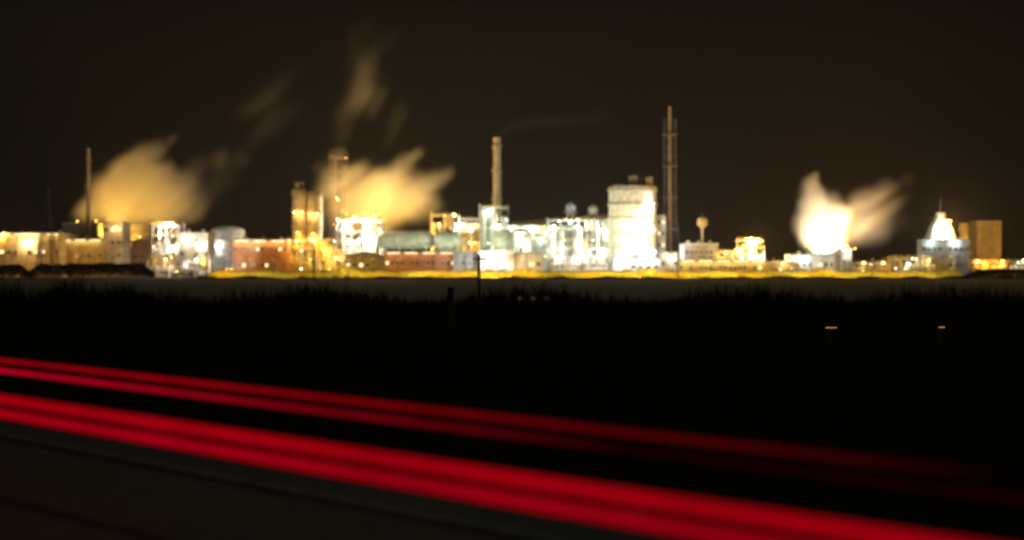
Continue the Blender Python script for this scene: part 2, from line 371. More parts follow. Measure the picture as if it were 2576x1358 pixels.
# twin silos and hot core
for i, (a, b_, v, lb) in enumerate(((735, 771, 474, 'left one of the twin tan silos with lit walkway rings, topped by a headframe'), (773, 811, 480, 'right one of the twin tan silos with lit walkway rings'))):
    r_, R_, h_ = tank('silo', lb, 'silo', a, b_, v, 850, 'tan_concrete', .3, 5, stair=False,
         lamps=[(-.35, .73, 'amber', 14000), (.35, .73, 'amber', 14000), (0, .5, 'sodium', 15000), (.3, .31, 'amber', 15000)])
    r_['group'] = 'twin silos'
    if i == 0:
        m = MB()
        for x in (-2.2, 2.2):
            for y in (-2, 2): m.box(x, y, h_+1, .3, .3, 5)
        m.box(0, 0, h_+3.4, 5.4, 5, .4); m.box(-1, 0, h_+1.5, 2.2, 3, 2.4); m.build('headframe', 'tan_concrete', r_)
unit('yellow_works', 'bright yellow lit plant at the foot of the twin silos', 'plant unit', 727, 862, 596, 805, 14, 31, 4, ('yellow_paint', 'cream_cladding', 'white_paint'), 7, 12,
     lamps=[(-.35, .9, 'amber', 30000), (-.05, .95, 'amber', 45000), (.2, .7, 'sodium', 30000), (.4, .5, 'amber', 30000)], skin=('ochre_cladding', 4))
unit('steam_tower', 'tall framed tower half hidden in the middle steam cloud', 'tower', 830, 873, 384, 934, 12, 41, 9, ('rusty_steel', 'steel'), 2, 5, frame='rusty_steel', lamps=[(0, .62, 'amber', 4000), (.3, .45, 'amber', 4000)], skin=('rusty_steel', 3))
unit('furnace', 'white hot glaring plant under the middle steam cloud', 'plant unit', 848, 960, 545, 862, 18, 51, 5, ('white_paint', 'cream_cladding'), 5, 12,
     lamps=[(-.35, .92, 'white', 120000), (-.1, 1.0, 'amber', 160000), (.12, .95, 'white', 140000), (.35, 1.02, 'amber', 160000), (-.2, .6, 'white', 90000), (.25, .62, 'white', 90000), (.42, .3, 'white', 40000),
     (-.3, 1.06, 'sodium', 420000, dict(target=(-6, 40, 85), ang=140, ly=3)), (.1, 1.06, 'amber', 420000, dict(target=(8, 40, 80), ang=140, ly=3)), (.45, 1.06, 'sodium', 420000, dict(target=(35, 40, 70), ang=140, ly=3))], skin=('white_cladding', 4))  # the aimed lamps are added to light the steam overhead
shed('tan_shed', 'low tan shed in front of the glaring plant', 'shed', 868, 966, 632, 785, 20, 'tan_concrete', kind='gable', win=6, door=2)
# horizontal vessels
def bullet(label, u0, u1, v0, v1, D, mat):
    uc = (u0+u1)/2; Lh = W(u1-u0, D)/2; R = W(v1-v0, D)/2; zc = Z((v0+v1)/2, D)-G; root = base('bullet_tank', label, 'tank', uc, D, 'long horizontal tanks')
    m = MB(); m.lathe([(R*.25, -Lh), (R*.7, -Lh+R*.2), (R*.95, -Lh+R*.6), (R, -Lh+R), (R, Lh-R), (R*.95, Lh-R*.6), (R*.7, Lh-R*.2), (R*.25, Lh)], 32)
    bmesh.ops.transform(m.bm, matrix=Matrix.Translation((0, 0, zc)) @ Matrix.Rotation(math.pi/2, 4, 'Y'), verts=m.bm.verts); m.build('shell', mat, root, True)
    for k in (-.65, -.2, .25, .7): MB().box(k*Lh, 0, (zc-R*.7)/2, 1.2, R*1.5, zc-R*.7).build('saddle', 'concrete', root)
    m = MB(); m.box(0, 0, zc+R+.15, Lh*1.7, 1.2, .15)
    for zz in (.6, 1.15): m.box(0, -.6, zc+R+.2+zz, Lh*1.7, .06, .06)
    m.build('walkway', 'steel', root); return root
bullet('long greenish white horizontal tank right of the glaring plant', 945, 1095, 583, 627, 852, 'green_grey_steel')
bullet('shorter greenish horizontal tank, nearer the tall chimney', 1092, 1158, 585, 628, 846, 'green_grey_steel')
shed('terracotta_works', 'long low orange brick works with a row of dark windows under the horizontal tanks', 'building', 968, 1146, 632, 772, 20, 'terracotta', win=14, door=2, fascia='grey_cladding', strip=1200)
unit('dome_unit', 'tan plant with rounded vessel tops behind the horizontal tanks', 'plant unit', 1084, 1152, 530, 884, 14, 61, 5, ('cream_cladding', 'tan_concrete'), 4, 8, lamps=[(-.2, .8, 'amber', 30000), (.35, .95, 'amber', 20000)], skin=('tan_concrete', 3))
unit('orange_unit', 'plant with orange middle floors left of the tall chimney', 'plant unit', 1150, 1224, 540, 862, 12, 71, 5, ('white_paint', 'yellow_paint', 'ochre_cladding'), 5, 8, lamps=[(-.3, .85, 'white', 22000), (.1, .55, 'sodium', 25000), (.4, .8, 'green', 20000)], skin=('ochre_cladding', 3))
unit('chimney_unit', 'white greenish plant at the foot of the tall chimney', 'plant unit', 1206, 1278, 511, 852, 14, 81, 6, ('white_paint', 'green_grey_steel'), 4, 9, lamps=[(-.2, .9, 'green', 35000), (.2, .7, 'green', 35000), (.3, .45, 'green', 30000)], skin=('white_cladding', 3))
chim, hc = chimney('tall golden chimney right of the middle steam, trailing faint smoke', 1250, 18, 24, 345, 884, 'tan_concrete', (.55, .75, .93))
tank('round_tank', 'greenish tank left of the white domed tank', 'tank', 1243, 1290, 577, 832, 'green_grey_steel', .25, 2)
tank('round_tank', 'white domed tank, rightmost of the small tanks below the chimney', 'tank', 1285, 1336, 576, 815, 'white_cladding', .3, 2, lamps=[(-.2, .9, 'green', 15000)])
shed('grey_store', 'plain grey store at the right end of the orange brick works', 'shed', 1140, 1206, 632, 768, 18, 'grey_cladding', win=4, door=1)
shed('white_store', 'large white flat walled store below the chimney, brightly lit', 'shed', 1204, 1292, 629, 760, 20, 'white_cladding', win=0, door=2, vents=3)
shed('cream_store', 'cream store touching the right end of the large white store', 'shed', 1293, 1364, 631, 762, 20, 'cream_cladding', kind='gable', win=4, door=1, vents=2)
shed('back_hall', 'pale greenish hall behind the small tanks, right of the tall chimney', 'hall', 1262, 1384, 566, 900, 20, 'green_grey_steel', win=9, rows=3, door=1, vents=4, lamps=[(-.3, -3, 'green', 40000), (.1, -3, 'green', 40000), (.4, -4, 'amber', 25000)])
shed('pale_hall', 'pale hall behind the plant left of the tall chimney', 'hall', 1128, 1212, 560, 905, 20, 'white_cladding', win=7, rows=3, door=1, vents=3, lamps=[(-.3, -3, 'green', 40000), (.2, -3, 'amber', 30000)])
# long hall with rising roof behind
D_ = 935; hr = base('rising_hall', 'long dim hall whose roof line climbs towards the big ringed silo', 'hall', 1410, D_)
x0, x1, h0, h1 = X(1288, D_)-X(1410, D_), X(1532, D_)-X(1410, D_), Z(558, D_)-G, Z(538, D_)-G
MB().prism([(x0, 0), (x1, 0), (x1, h1-1), (x0, h0-1)], 0, 30).build('wall', 'tan_concrete', hr)
MB().prism([(x0-.6, h0-1), (x1+.6, h1-1), (x1+.6, h1), (x0-.6, h0)], -.6, 30.6).build('roof', 'roof_sheet', hr)
for i in range(10):
    xx = x0+(i+.5)*(x1-x0)/10; f = MB().box(xx, -.1, h0*.8, 3, .25, 1.6).build('window', 'steel', hr); MB().box(xx, -.26, h0*.8, 2.6, .06, 1.2).build('pane', 'pane_glass', f)
unit('mid_unit', 'pale plant between the small domed tank and the white works', 'plant unit', 1332, 1384, 578, 838, 12, 91, 4, ('white_paint', 'grey_cladding', 'green_grey_steel'), 4, 8, lamps=[(.1, .8, 'green', 18000)], skin=('grey_cladding', 2))
unit('white_works', 'wide white works with many pipes left of the big ringed silo', 'plant unit', 1378, 1538, 546, 862, 20, 101, 6, ('white_paint', 'green_grey_steel', 'steel'), 8, 16,
     lamps=[(-.4, .85, 'green', 40000), (-.15, .92, 'green', 40000), (.12, .88, 'green', 45000), (.38, .8, 'white', 50000), (-.28, .5, 'green', 30000), (.02, .55, 'amber', 25000), (.3, .45, 'white', 40000)], skin=('white_cladding', 6))
for uc, v0, lb in ((1436, 508, 'left roof turret above the white works, greyer and slightly taller'), (1492, 514, 'right roof turret above the white works, tan')):
    D_ = 874; R = W(13, D_); h = Z(v0, D_)-G; rt = base('turret', lb, 'tower', uc, D_, 'roof turrets above the white works')
    MB().lathe([(R*.8, 0), (R*.8, h*.86), (R, h*.87), (R, h*.95), (R*.5, h*.98), (R*.15, h)], 20).build('shell', 'blue_grey_steel' if uc < 1450 else 'cream_cladding', rt, True)
    m = MB(); m.lathe([(R*1.05, h*.85), (R*1.5, h*.85), (R*1.5, h*.857), (R*1.05, h*.857)], 20); m.torus(R*1.45, h*.88, .06, 20); m.build('walkway', 'steel', rt)
# big silo
bs, R, h = tank('ringed_silo', 'huge ringed silo, tan above and glaring white below, right of centre', 'silo', 1531, 1651, 468, 850, 'cream_cladding', .06, 6, lamps=[(.75, .80, 'white', 70000), (.2, .60, 'white', 70000), (.7, .55, 'white', 90000), (-.5, .58, 'amber', 40000), (.4, .30, 'white', 90000), (-.4, .28, 'white', 60000), (.9, .28, 'white', 60000)])
for dx, w_, h_, nm in ((0, 5, 5.5, 'roof_house'), (9.5, 4, 4.5, 'roof_house'), (4.5, 2, 3.2, 'roof_fan')):
    m = MB(); m.box(dx, -4, h+h_/2-.6, w_, w_, h_+1.2); m.box(dx, -4, h+h_+.2, w_+.6, w_+.6, .3); m.bar((dx+1, -4, h+h_), (dx+1, -4, h+h_+2), .12); m.build(nm, 'tan_concrete', bs)
m = MB(); m.lathe([(4, h-1), (3.4, h+1), (1, h+1.9)], 20, -R*.55, 0); m.build('hatch_dome', 'cream_cladding', bs, True)
shed('silo_annex', 'narrow white annex against the right side of the ringed silo', 'building', 1652, 1674, 540, 866, 12, 'white_cladding', win=2, rows=5, door=1)
# mast: flue inside a lattice tower
D_ = 884; ms = base('lattice_chimney', 'tallest slim chimney held in a lattice tower, right of the ringed silo', 'chimney', 1685, D_); h = Z(267, D_)-G
MB().lathe([(1.4, 0), (1.2, h*.5), (.9, h-1), (1.1, h-.9), (1.1, h-.2), (.7, h)], 20).build('flue', 'mast_steel', ms, True)
m = MB(); th = h*.925; nl = 17
def half(z): return 3.5+5.0*max(0, 1-z/(th*.45))**1.6
for l in range(nl):
    z0, z1 = th*l/nl, th*(l+1)/nl; a, c = half(z0), half(z1)
    for sx, sy in ((-1, -1), (1, -1), (1, 1), (-1, 1)): m.bar((sx*a, sy*a, z0), (sx*c, sy*c, z1), .17, seg=6)
    for (p, q) in (((-1, -1), (1, -1)), ((1, -1), (1, 1)), ((1, 1), (-1, 1)), ((-1, 1), (-1, -1))):
        m.bar((p[0]*c, p[1]*c, z1), (q[0]*c, q[1]*c, z1), .10, seg=5); m.bar((p[0]*a, p[1]*a, z0), (q[0]*c, q[1]*c, z1), .08, seg=5); m.bar((q[0]*a, q[1]*a, z0), (p[0]*c, p[1]*c, z1), .08, seg=5)
m.build('lattice_tower', 'lattice_steel', ms)
for f in (.3, .5, .7, .9):
    z = th*f; a = half(z)+.9; p = MB().box(0, 0, z, 2*a, 2*a, .2).build('platform', 'steel', ms)
    m = MB()
    for sx in (-1, 1): m.box(sx*a, 0, z+1.2, .08, 2*a, .08); m.box(0, sx*a, z+1.2, 2*a, .08, .08)
    for i in range(7): m.box(-a+i*a/3, -a, z+.65, .07, .07, 1.1)
    m.build('railing', 'lattice_steel', p)
# bright low row in the middle front
unit('front_rack', 'bright pipe rack along the front of the white works', 'plant unit', 1372, 1542, 641, 770, 10, 111, 3, ('white_paint', 'grey_cladding', 'cream_cladding'), 9, 12, lamps=[(-.3, .9, 'white', 20000), (0, .9, 'white', 20000), (.3, .9, 'white', 22000)], skin=('white_cladding', 5))
shed('silo_shed', 'glaring white low shed in front of the ringed silo', 'shed', 1544, 1660, 638, 766, 20, 'white_cladding', kind='gable', win=6, door=2, lamps=[(-.3, -2, 'white', 15000), (.2, -2, 'white', 20000)])
shed('mast_shed', 'small cream shed at the foot of the lattice chimney', 'shed', 1661, 1706, 634, 774, 16, 'cream_cladding', win=3, door=1, lamps=[(.1, -2, 'white', 12000)])
# right of the mast
shed('lilac_hall', 'lilac grey hall behind the water tower leg', 'hall', 1722, 1806, 612, 822, 24, 'lilac_cladding', win=7, rows=2, door=1, vents=3, fascia='white_cladding')
unit('gold_unit', 'golden lit plant right of the lilac grey hall', 'plant unit', 1800, 1862, 628, 802, 12, 121, 4, ('cream_cladding', 'yellow_paint', 'white_paint'), 5, 8, lamps=[(-.1, .9, 'amber', 25000), (.35, 1.0, 'amber', 30000)], skin=('ochre_cladding', 3))
unit('lamp_cluster', 'bright stepped plant crowned by golden lamps, left of the white steam ball', 'plant unit', 1854, 1922, 598, 812, 12, 131, 5, ('white_paint', 'cream_cladding'), 4, 8, lamps=[(0, .98, 'amber', 220000), (.25, .95, 'sodium', 220000), (-.35, .72, 'amber', 30000), (.35, .5, 'white', 40000), (-.1, .45, 'white', 30000)], skin=('cream_cladding', 3))
shed('gold_row', 'low golden row of workshops behind the bank, right of the lattice chimney', 'workshop', 1708, 1930, 652, 766, 16, 'ochre_cladding', win=18, door=4, strip=5000)
wt = base('water_tower', 'small water tower with a golden bowl on a thin stem', 'water tower', 1767, 842); D_ = 842; h = Z(543, D_)-G; zb = Z(574, D_)-G; R = W(13, D_)
MB().lathe([(1.2, 0), (.8, 3), (.7, zb)], 16).build('stem', 'tan_concrete', wt, True)
MB().lathe([(.8, zb-.3), (R*.8, zb+1.2), (R, zb+2.2), (R, h-2.2), (R*.75, h-1.2), (R*.2, h-.7)], 24).build('bowl', 'ochre_cladding', wt, True)
m = MB(); m.torus(R+.5, zb+3.2, .06, 20); m.lathe([(R, zb+2.1), (R+.6, zb+2.1), (R+.6, zb+2.25), (R, zb+2.25)], 20); m.bar((0, 0, h-.8), (0, 0, h+1.4), .1); m.build('railing', 'steel', wt)
light('SPOT', 'sodium', 12000, (-3, -14, zb-12), wt, (0, 0, zb+3), 60)
shed('low_gold_shed', 'low dim golden shed left of the white steam ball', 'shed', 1926, 2012, 655, 795, 18, 'ochre_cladding', kind='gable', win=6, door=2, lamps=[(0, -1.5, 'amber', 9000)])
shed('steam_hall', 'pale hall in front of the white steam ball', 'hall', 1990, 2098, 639, 796, 18, 'white_cladding', win=8, door=2, vents=2, lamps=[(-.2, -2, 'green', 14000)])
D_ = 858; ct = base('cooling_tower', 'squat pale cooling tower pouring out the white steam ball', 'cooling tower', 2080, D_); h = Z(622, D_)-G; R = W(57, D_)
MB().lathe([(R, 0), (R*.93, h*.5), (R*.88, h*.8), (R*.9, h), (R*.84, h), (R*.82, h*.8), (R*.82, h*.5)], 40).build('shell', 'white_cladding', ct, True)
m = MB(); m.torus(R*.93, h+1, .07); [m.bar((R*.93*math.cos(t*.26), R*.93*math.sin(t*.26), h-.2), (R*.93*math.cos(t*.26), R*.93*math.sin(t*.26), h+1), .06, seg=5) for t in range(24)]; m.build('railing', 'yellow_paint', ct)
for a, pw, col in ((-.9, 160000, 'sodium'), (-.3, 400000, 'white'), (.3, 460000, 'white'), (.9, 1300000, 'sodium')):
    lx, ly = (R+3)*math.sin(a), -(R+3)*math.cos(a)-6
    roof_lamp(ct, lx, ly, h*.96, col, pw, (0+5*math.sin(a), 8, h+(12 if col == 'white' else 30)), 100 if col == 'white' else 130, post=h*.9)
shed('switch_house', 'narrow white switch house at the right foot of the cooling tower', 'building', 2118, 2142, 622, 832, 10, 'white_cladding', win=2, rows=3, door=1, lamps=[(0, -2, 'white', 12000)])
unit('low_rack', 'low dim golden pipe rack right of the cooling tower', 'plant unit', 2142, 2240, 656, 805, 8, 141, 2, ('ochre_cladding', 'cream_cladding'), 7, 8, lamps=[(-.2, .9, 'amber', 7000), (.3, .9, 'amber', 6000)], skin=('ochre_cladding', 3))
unit('beam_rack', 'low rack under a long flat beam, left of the cone topped tower', 'plant unit', 2234, 2400, 640, 822, 12, 151, 2, ('ochre_cladding', 'cream_cladding', 'white_paint'), 7, 10, lamps=[(-.2, .6, 'white', 9000), (.1, .75, 'amber', 9000)], skin=('ochre_cladding', 4), frame='yellow_paint')
# cone tower
D_ = 852; cn = base('cone_tower', 'tower with a cone shaped top and a glaring pinkish lamp, at the right', 'tower', 2366, D_); h = Z(535, D_)-G
zc = Z(603, D_)-G; R0, R1 = W(38, D_), W(12, D_)
MB().lathe([(R0*.9, 0), (R0*.9, zc-.5), (R0*1.05, zc), (R0*.75, zc+(h-zc)*.45), (R1, h-2), (R1, h)], 28).build('shell', 'blue_grey_steel', cn, True)
m = MB(); m.torus(R0*1.1, zc+1.1, .07); m.lathe([(R0, zc-.1), (R0*1.12, zc-.1), (R0*1.12, zc+.1), (R0, zc+.1)], 28); m.build('walkway', 'steel', cn)
m = MB(); m.bar((0, 0, h), (0, 0, h+9), .22, .1); m.box(0, 0, h+4, 1.6, .1, .1); m.build('antenna', 'steel', cn)
roof_lamp(cn, -1.5, -R0*1.0, Z(566, D_)-G, 'pink', 380000, r=1.0); roof_lamp(cn, 2.5, -R0*1.0, Z(556, D_)-G, 'sodium', 700000, r=1.1)
shed('blue_hall', 'blue grey hall around the foot of the cone topped tower', 'hall', 2318, 2437, 601, 838, 9, 'blue_grey_steel', win=9, rows=2, door=1, lamps=[(.2, -1.5, 'white', 14000), (-.3, -1.5, 'green', 10000)])
tank('slim_tank', 'slim dim upright tank between the cone topped tower and the slab block', 'tank', 2414, 2436, 560, 880, 'tan_concrete', .3, 2)
sb, w, h = shed('slab_block', 'tall plain tan slab block standing alone at the far right', 'building', 2458, 2518, 555, 935, 16, 'tan_concrete', win=0, door=1)
unit('far_rack', 'low dark rack with golden lamps at the foot of the slab block', 'plant unit', 2420, 2620, 652, 862, 10, 161, 2, ('ochre_cladding', 'steel'), 8, 9, lamps=[(-.3, .9, 'amber', 7000), (0, .9, 'sodium', 6000), (.27, .95, 'green', 12000), (.36, .9, 'amber', 12000)], skin=('ochre_cladding', 3))
# thin chimney at the left edge of the left steam cloud
chimney('thin golden chimney at the left edge of the left steam cloud', 222, 8, 11, 372, 868, 'tan_concrete', (.7, .9), name='chimney')
# pylon
D_ = 690; py = base('transmission_pylon', 'dark lattice power pylon rising above the long shed at the far left', 'pylon', 118, D_); h = Z(345, D_)-G
m = MB(); nl = 12
def ph(z): return .7+4.2*max(0, 1-z/(h*.62))**1.2
for l in range(nl):
    z0, z1 = h*l/nl, h*(l+1)/nl; a, c = ph(z0), ph(z1)
    for sx, sy in ((-1, -1), (1, -1), (1, 1), (-1, 1)): m.bar((sx*a, sy*a, z0), (sx*c, sy*c, z1), .24, seg=5)
    for (p, q) in (((-1, -1), (1, -1)), ((1, 1), (-1, 1)), ((1, -1), (1, 1)), ((-1, 1), (-1, -1))):
        m.bar((p[0]*a, p[1]*a, z0), (q[0]*c, q[1]*c, z1), .13, seg=5); m.bar((q[0]*a, q[1]*a, z0), (p[0]*c, p[1]*c, z1), .13, seg=5); m.bar((p[0]*c, p[1]*c, z1), (q[0]*c, q[1]*c, z1), .13, seg=5)
m.build('lattice_body', 'dark_steel', py)
for f, L_ in ((.66, 5.6), (.8, 6.6), (.94, 4.8)):
    m = MB(); z = h*f
    for s in (-1, 1):
        for y in (-.8, .8): m.bar((0, y, z), (s*L_, 0, z+.3), .16, seg=5); m.bar((0, y, z+2.6), (s*L_, 0, z+.4), .13, seg=5)
    ao = m.build('crossarm', 'dark_steel', py)
    for s in (-1, 1): MB().lathe([(.12, z-2.6), (.3, z-2.2), (.3, z-.4), (.1, z+.2)], 8, s*L_*.96, 0).build('insulator', 'pane_glass', ao)

# ------------------------------------------------------------------ floodlight masts behind the bank
fm = thing('floodlight_mast', 'thin floodlight mast standing just behind the grass bank', 'floodlight', (0, 0, G), 'floodlight masts behind the bank')
MB().lathe([(.22, 0), (.10, 11)], 10).build('pole', 'dark_steel', fm)
MB().box(0, .3, 0, 1.1, .5, .7).build('head', 'dark_steel', fm, loc=(0, 0, 11.2))
hd = [c for c in children(fm) if c.name.startswith('head')][0]
MB().box(0, .58, 0, .95, .06, .55).build('lens', 'amber_lens', hd)
lg = light('SPOT', 'amber', 1, (0, .9, 11.2), fm, (0, 10, 11.2), 125)
first = [fm]
def mast(u, D, col, power, tu, tv, tD, ang=110):
    r = first.pop() if first else copy_tree(fm)
    r.location = (X(u, D), D, G)
    t = Vector((X(tu, tD), tD, Z(tv, tD)))-Vector((X(u, D), D, G+11.2))
    for c in children(r):
        if c.name.startswith('head'): c.rotation_euler = (math.atan2(t.z, math.hypot(t.x, t.y)), 0, -math.atan2(t.x, t.y))
        if c.type == 'LIGHT':
            d = t.normalized(); c.data.energy = power*PW; c.data.color = LENS[col]; c.data.spot_size = math.radians(ang); c.location = Vector((0, 0, 11.2))+d*.9
            c.rotation_euler = t.to_track_quat('-Z', 'Y').to_euler()
    return r
K = 400
for a in [
    (30, 775, 'sodium', 130*K, 60, 620, 820), (200, 780, 'sodium', 190*K, 205, 590, 840), (285, 780, 'sodium', 160*K, 285, 590, 840),
    (420, 745, 'pink', 130*K, 420, 610, 815), (490, 745, 'pink', 130*K, 485, 620, 810), (565, 750, 'white', 500*K, 575, 585, 850, 60),
    (620, 745, 'sodium', 130*K, 640, 630, 792), (690, 745, 'sodium', 130*K, 690, 630, 792), (750, 770, 'amber', 210*K, 770, 540, 850, 70),
    (800, 742, 'amber', 150*K, 800, 640, 805), (850, 780, 'amber', 260*K, 860, 560, 870), (915, 742, 'amber', 160*K, 915, 650, 785),
    (970, 806, 'green', 150*K, 985, 600, 850), (1040, 806, 'green', 150*K, 1045, 600, 850), (1105, 806, 'green', 170*K, 1115, 580, 860), (1000, 738, 'sodium', 75*K, 1000, 650, 772), (1090, 738, 'sodium', 65*K, 1090, 650, 772),
    (1165, 806, 'amber', 230*K, 1180, 575, 860), (1225, 806, 'green', 260*K, 1235, 560, 852), (1280, 790, 'green', 150*K, 1290, 590, 825), (1170, 737, 'white', 120*K, 1175, 655, 768), (1240, 737, 'white', 340*K, 1245, 645, 760), (1250, 742, 'amber', 480*K, 1250, 420, 884, 40),
    (1325, 737, 'amber', 210*K, 1328, 650, 762), (1345, 800, 'green', 150*K, 1360, 590, 840), (1410, 806, 'green', 175*K, 1420, 590, 860), (1465, 806, 'green', 175*K, 1465, 590, 860), (1520, 806, 'white', 260*K, 1515, 590, 860), (1450, 742, 'white', 210*K, 1450, 655, 768),
    (1565, 795, 'white', 300*K, 1580, 600, 840), (1630, 795, 'white', 520*K, 1622, 585, 840), (1585, 795, 'amber', 300*K, 1590, 490, 850, 60), (1600, 742, 'white', 340*K, 1600, 655, 766), (1690, 742, 'amber', 300*K, 1685, 430, 884, 45),
    (1690, 742, 'white', 80*K, 1685, 650, 776), (1760, 770, 'amber', 110*K, 1765, 625, 820), (1830, 770, 'amber', 110*K, 1830, 645, 800), (1890, 770, 'amber', 160*K, 1890, 630, 810), (1770, 737, 'amber', 140*K, 1780, 660, 766), (1870, 737, 'amber', 140*K, 1870, 660, 766),
    (1960, 745, 'amber', 90*K, 1965, 660, 795), (2040, 755, 'white', 150*K, 2050, 645, 800), (2110, 755, 'white', 160*K, 2105, 645, 830), (2190, 755, 'amber', 110*K, 2190, 665, 805),
    (2290, 765, 'amber', 130*K, 2290, 660, 822), (2370, 770, 'white', 70*K, 2375, 620, 840), (2487, 830, 'sodium', 2600*K, 2489, 610, 935, 44), (285, 880, 'sodium', 2100*K, 310, 440, 912, 120), (405, 880, 'sodium', 1900*K, 400, 430, 912, 120),  # last pair added among the halls to light the left steam
    (225, 800, 'amber', 90*K, 222, 420, 868, 30), (985, 879, 'sodium', 2000*K, 985, 450, 908, 120), (1060, 879, 'sodium', 600*K, 1060, 460, 908, 110),  # last pair likewise put in to light the middle steam
]: mast(*a)

# street lamps on the service road in front of the bank (heads shine straight down)
sl = thing('street_lamp', 'slim street lamp on the service road at the foot of the grass bank', 'street lamp', (0, 0, G), 'street lamps in front of the bank')
MB().lathe([(.14, 0), (.07, 9)], 8).build('pole', 'dark_steel', sl)
m = MB(); m.bar((0, 0, 9), (0, 1.6, 9.4), .05); m.box(0, 1.9, 9.42, .4, .9, .16); ho = m.build('head', 'dark_steel', sl)
MB().box(0, 1.9, 9.31, .3, .7, .05).build('lens', 'sodium_lens', ho)
light('SPOT', 'sodium', 1, (0, 1.9, 9.2), sl, (0, 8, 0), 115)
fs_ = [sl]
for i in range(30):
    u = 560+i*63
    r = fs_.pop() if fs_ else copy_tree(sl)
    r.location = (X(u, 694), 694+2*math.sin(i*1.7), G)
    for c in children(r):
        if c.type == 'LIGHT':
            c.data.energy = random.Random(i*7).uniform(.35, 1.55)*(190000 if 1000 < u < 2150 else 140000)*PW; c.data.color = LENS['amber' if i % 3 else 'sodium']
# ------------------------------------------------------------------ steam: real scattering volumes lit by the lamps
def steam(name, label, balls, D, dens, k=.6, nscale=.06, stretch=4.5, ang=35, seed=0, el=1.7):
    cx = X(sum(b[0] for b in balls)/len(balls), D); cz = min(Z(b[1]+b[2], D) for b in balls); a = math.radians(ang); ca, sa = math.cos(a), math.sin(a)
    P = [(X(u, D)-cx, 0.0, Z(v, D)-cz, W(r*1.22, D), w) for u, v, r, w in balls]
    m = MB()
    for x, y, z, r, w in P:
        vv = bmesh.ops.create_icosphere(m.bm, subdivisions=3, radius=r*.98)['verts']
        M = Matrix.Translation((x, y, z)) @ Matrix.Rotation(-a, 4, 'Y') @ Matrix.Diagonal((el, 1, 1, 1)); bmesh.ops.transform(m.bm, matrix=M, verts=vv)
    mt, nt, out = nodes(name); N = nt.nodes.new; L = nt.links.new
    def math_(op, x, y):
        q = N('ShaderNodeMath'); q.operation = op
        for i, t in enumerate((x, y)):
            if isinstance(t, (int, float)): q.inputs[i].default_value = t
            else: L(t, q.inputs[i])
        return q.outputs[0]
    tc = N('ShaderNodeTexCoord'); tot = None
    wn = N('ShaderNodeTexNoise'); wn.inputs['Scale'].default_value = .045; wn.inputs['Detail'].default_value = 2; L(tc.outputs['Object'], wn.inputs['Vector'])
    w1 = N('ShaderNodeVectorMath'); w1.operation = 'SUBTRACT'; L(wn.outputs['Color'], w1.inputs[0]); w1.inputs[1].default_value = (.5, .5, .5)
    w2 = N('ShaderNodeVectorMath'); w2.operation = 'MULTIPLY_ADD'; L(w1.outputs[0], w2.inputs[0]); w2.inputs[1].default_value = (9, 9, 9); L(tc.outputs['Object'], w2.inputs[2])
    mp = N('ShaderNodeMapping'); mp.vector_type = 'TEXTURE'; mp.inputs['Rotation'].default_value = (0, -a, 0); mp.inputs['Scale'].default_value = (el, 1, 1); L(w2.outputs[0], mp.inputs[0])
    for x, y, z, r, w in P:
        d = N('ShaderNodeVectorMath'); d.operation = 'DISTANCE'; L(mp.outputs[0], d.inputs[0]); d.inputs[1].default_value = ((x*ca+z*sa)/el, y, -x*sa+z*ca)
        mr = N('ShaderNodeMapRange'); mr.interpolation_type = 'SMOOTHERSTEP'; mr.inputs[1].default_value = r*.97; mr.inputs[2].default_value = 0; mr.inputs[3].default_value = 0; mr.inputs[4].default_value = w
        L(d.outputs['Value'], mr.inputs[0]); tot = mr.outputs[0] if tot is None else math_('ADD', tot, mr.outputs[0])
    tot = math_('MINIMUM', tot, 1.4)
    n = N('ShaderNodeTexNoise'); n.inputs['Scale'].default_value = nscale; n.inputs['Detail'].default_value = 3.5; n.inputs['Roughness'].default_value = .5; n.inputs['Distortion'].default_value = .4
    m2 = N('ShaderNodeMapping'); m2.vector_type = 'TEXTURE'; m2.inputs['Rotation'].default_value = (0, -a, 0); m2.inputs['Scale'].default_value = (stretch, 1.3, 1); m2.inputs['Location'].default_value = (seed*37, 0, 0); L(tc.outputs['Object'], m2.inputs[0])
    L(m2.outputs[0], n.inputs['Vector'])
    f = N('ShaderNodeMapRange'); f.inputs[1].default_value = .36; f.inputs[2].default_value = .64; f.inputs[3].default_value = 1-k; f.inputs[4].default_value = 1+k*.5; L(n.outputs['Fac'], f.inputs[0])
    dn = math_('MULTIPLY', math_('MULTIPLY', tot, f.outputs[0]), dens)
    v = N('ShaderNodeVolumePrincipled'); v.inputs['Color'].default_value = (.97, .97, .97, 1); v.inputs['Anisotropy'].default_value = .1
    L(dn, v.inputs['Density']); L(v.outputs[0], out.inputs['Volume'])
    o = m.build(name, mt, loc=(cx, D, cz))
    md = o.modifiers.new('union', 'REMESH'); md.mode = 'VOXEL'; md.voxel_size = 1.6
    tag(o, label, 'steam'); return o
steam('steam_cloud', 'large golden steam cloud over the left halls, blown to the right',
      [(215, 545, 40, 1), (255, 525, 60, 1), (290, 480, 60, 1), (330, 450, 66, 1), (352, 410, 50, 1), (395, 375, 30, .8), (432, 352, 18, .6), (340, 530, 80, 1), (400, 480, 60, 1), (430, 520, 62, 1), (460, 465, 44, .8), (478, 525, 46, .7), (400, 440, 45, 1),
       (500, 418, 34, .16), (555, 402, 34, .17), (608, 402, 30, .12), (560, 450, 46, .06), (520, 485, 46, .08), (210, 520, 26, .8), (250, 470, 34, .9), (300, 420, 34, .9)], 905, .07, k=.4, seed=1, ang=42, el=1.35, stretch=3)
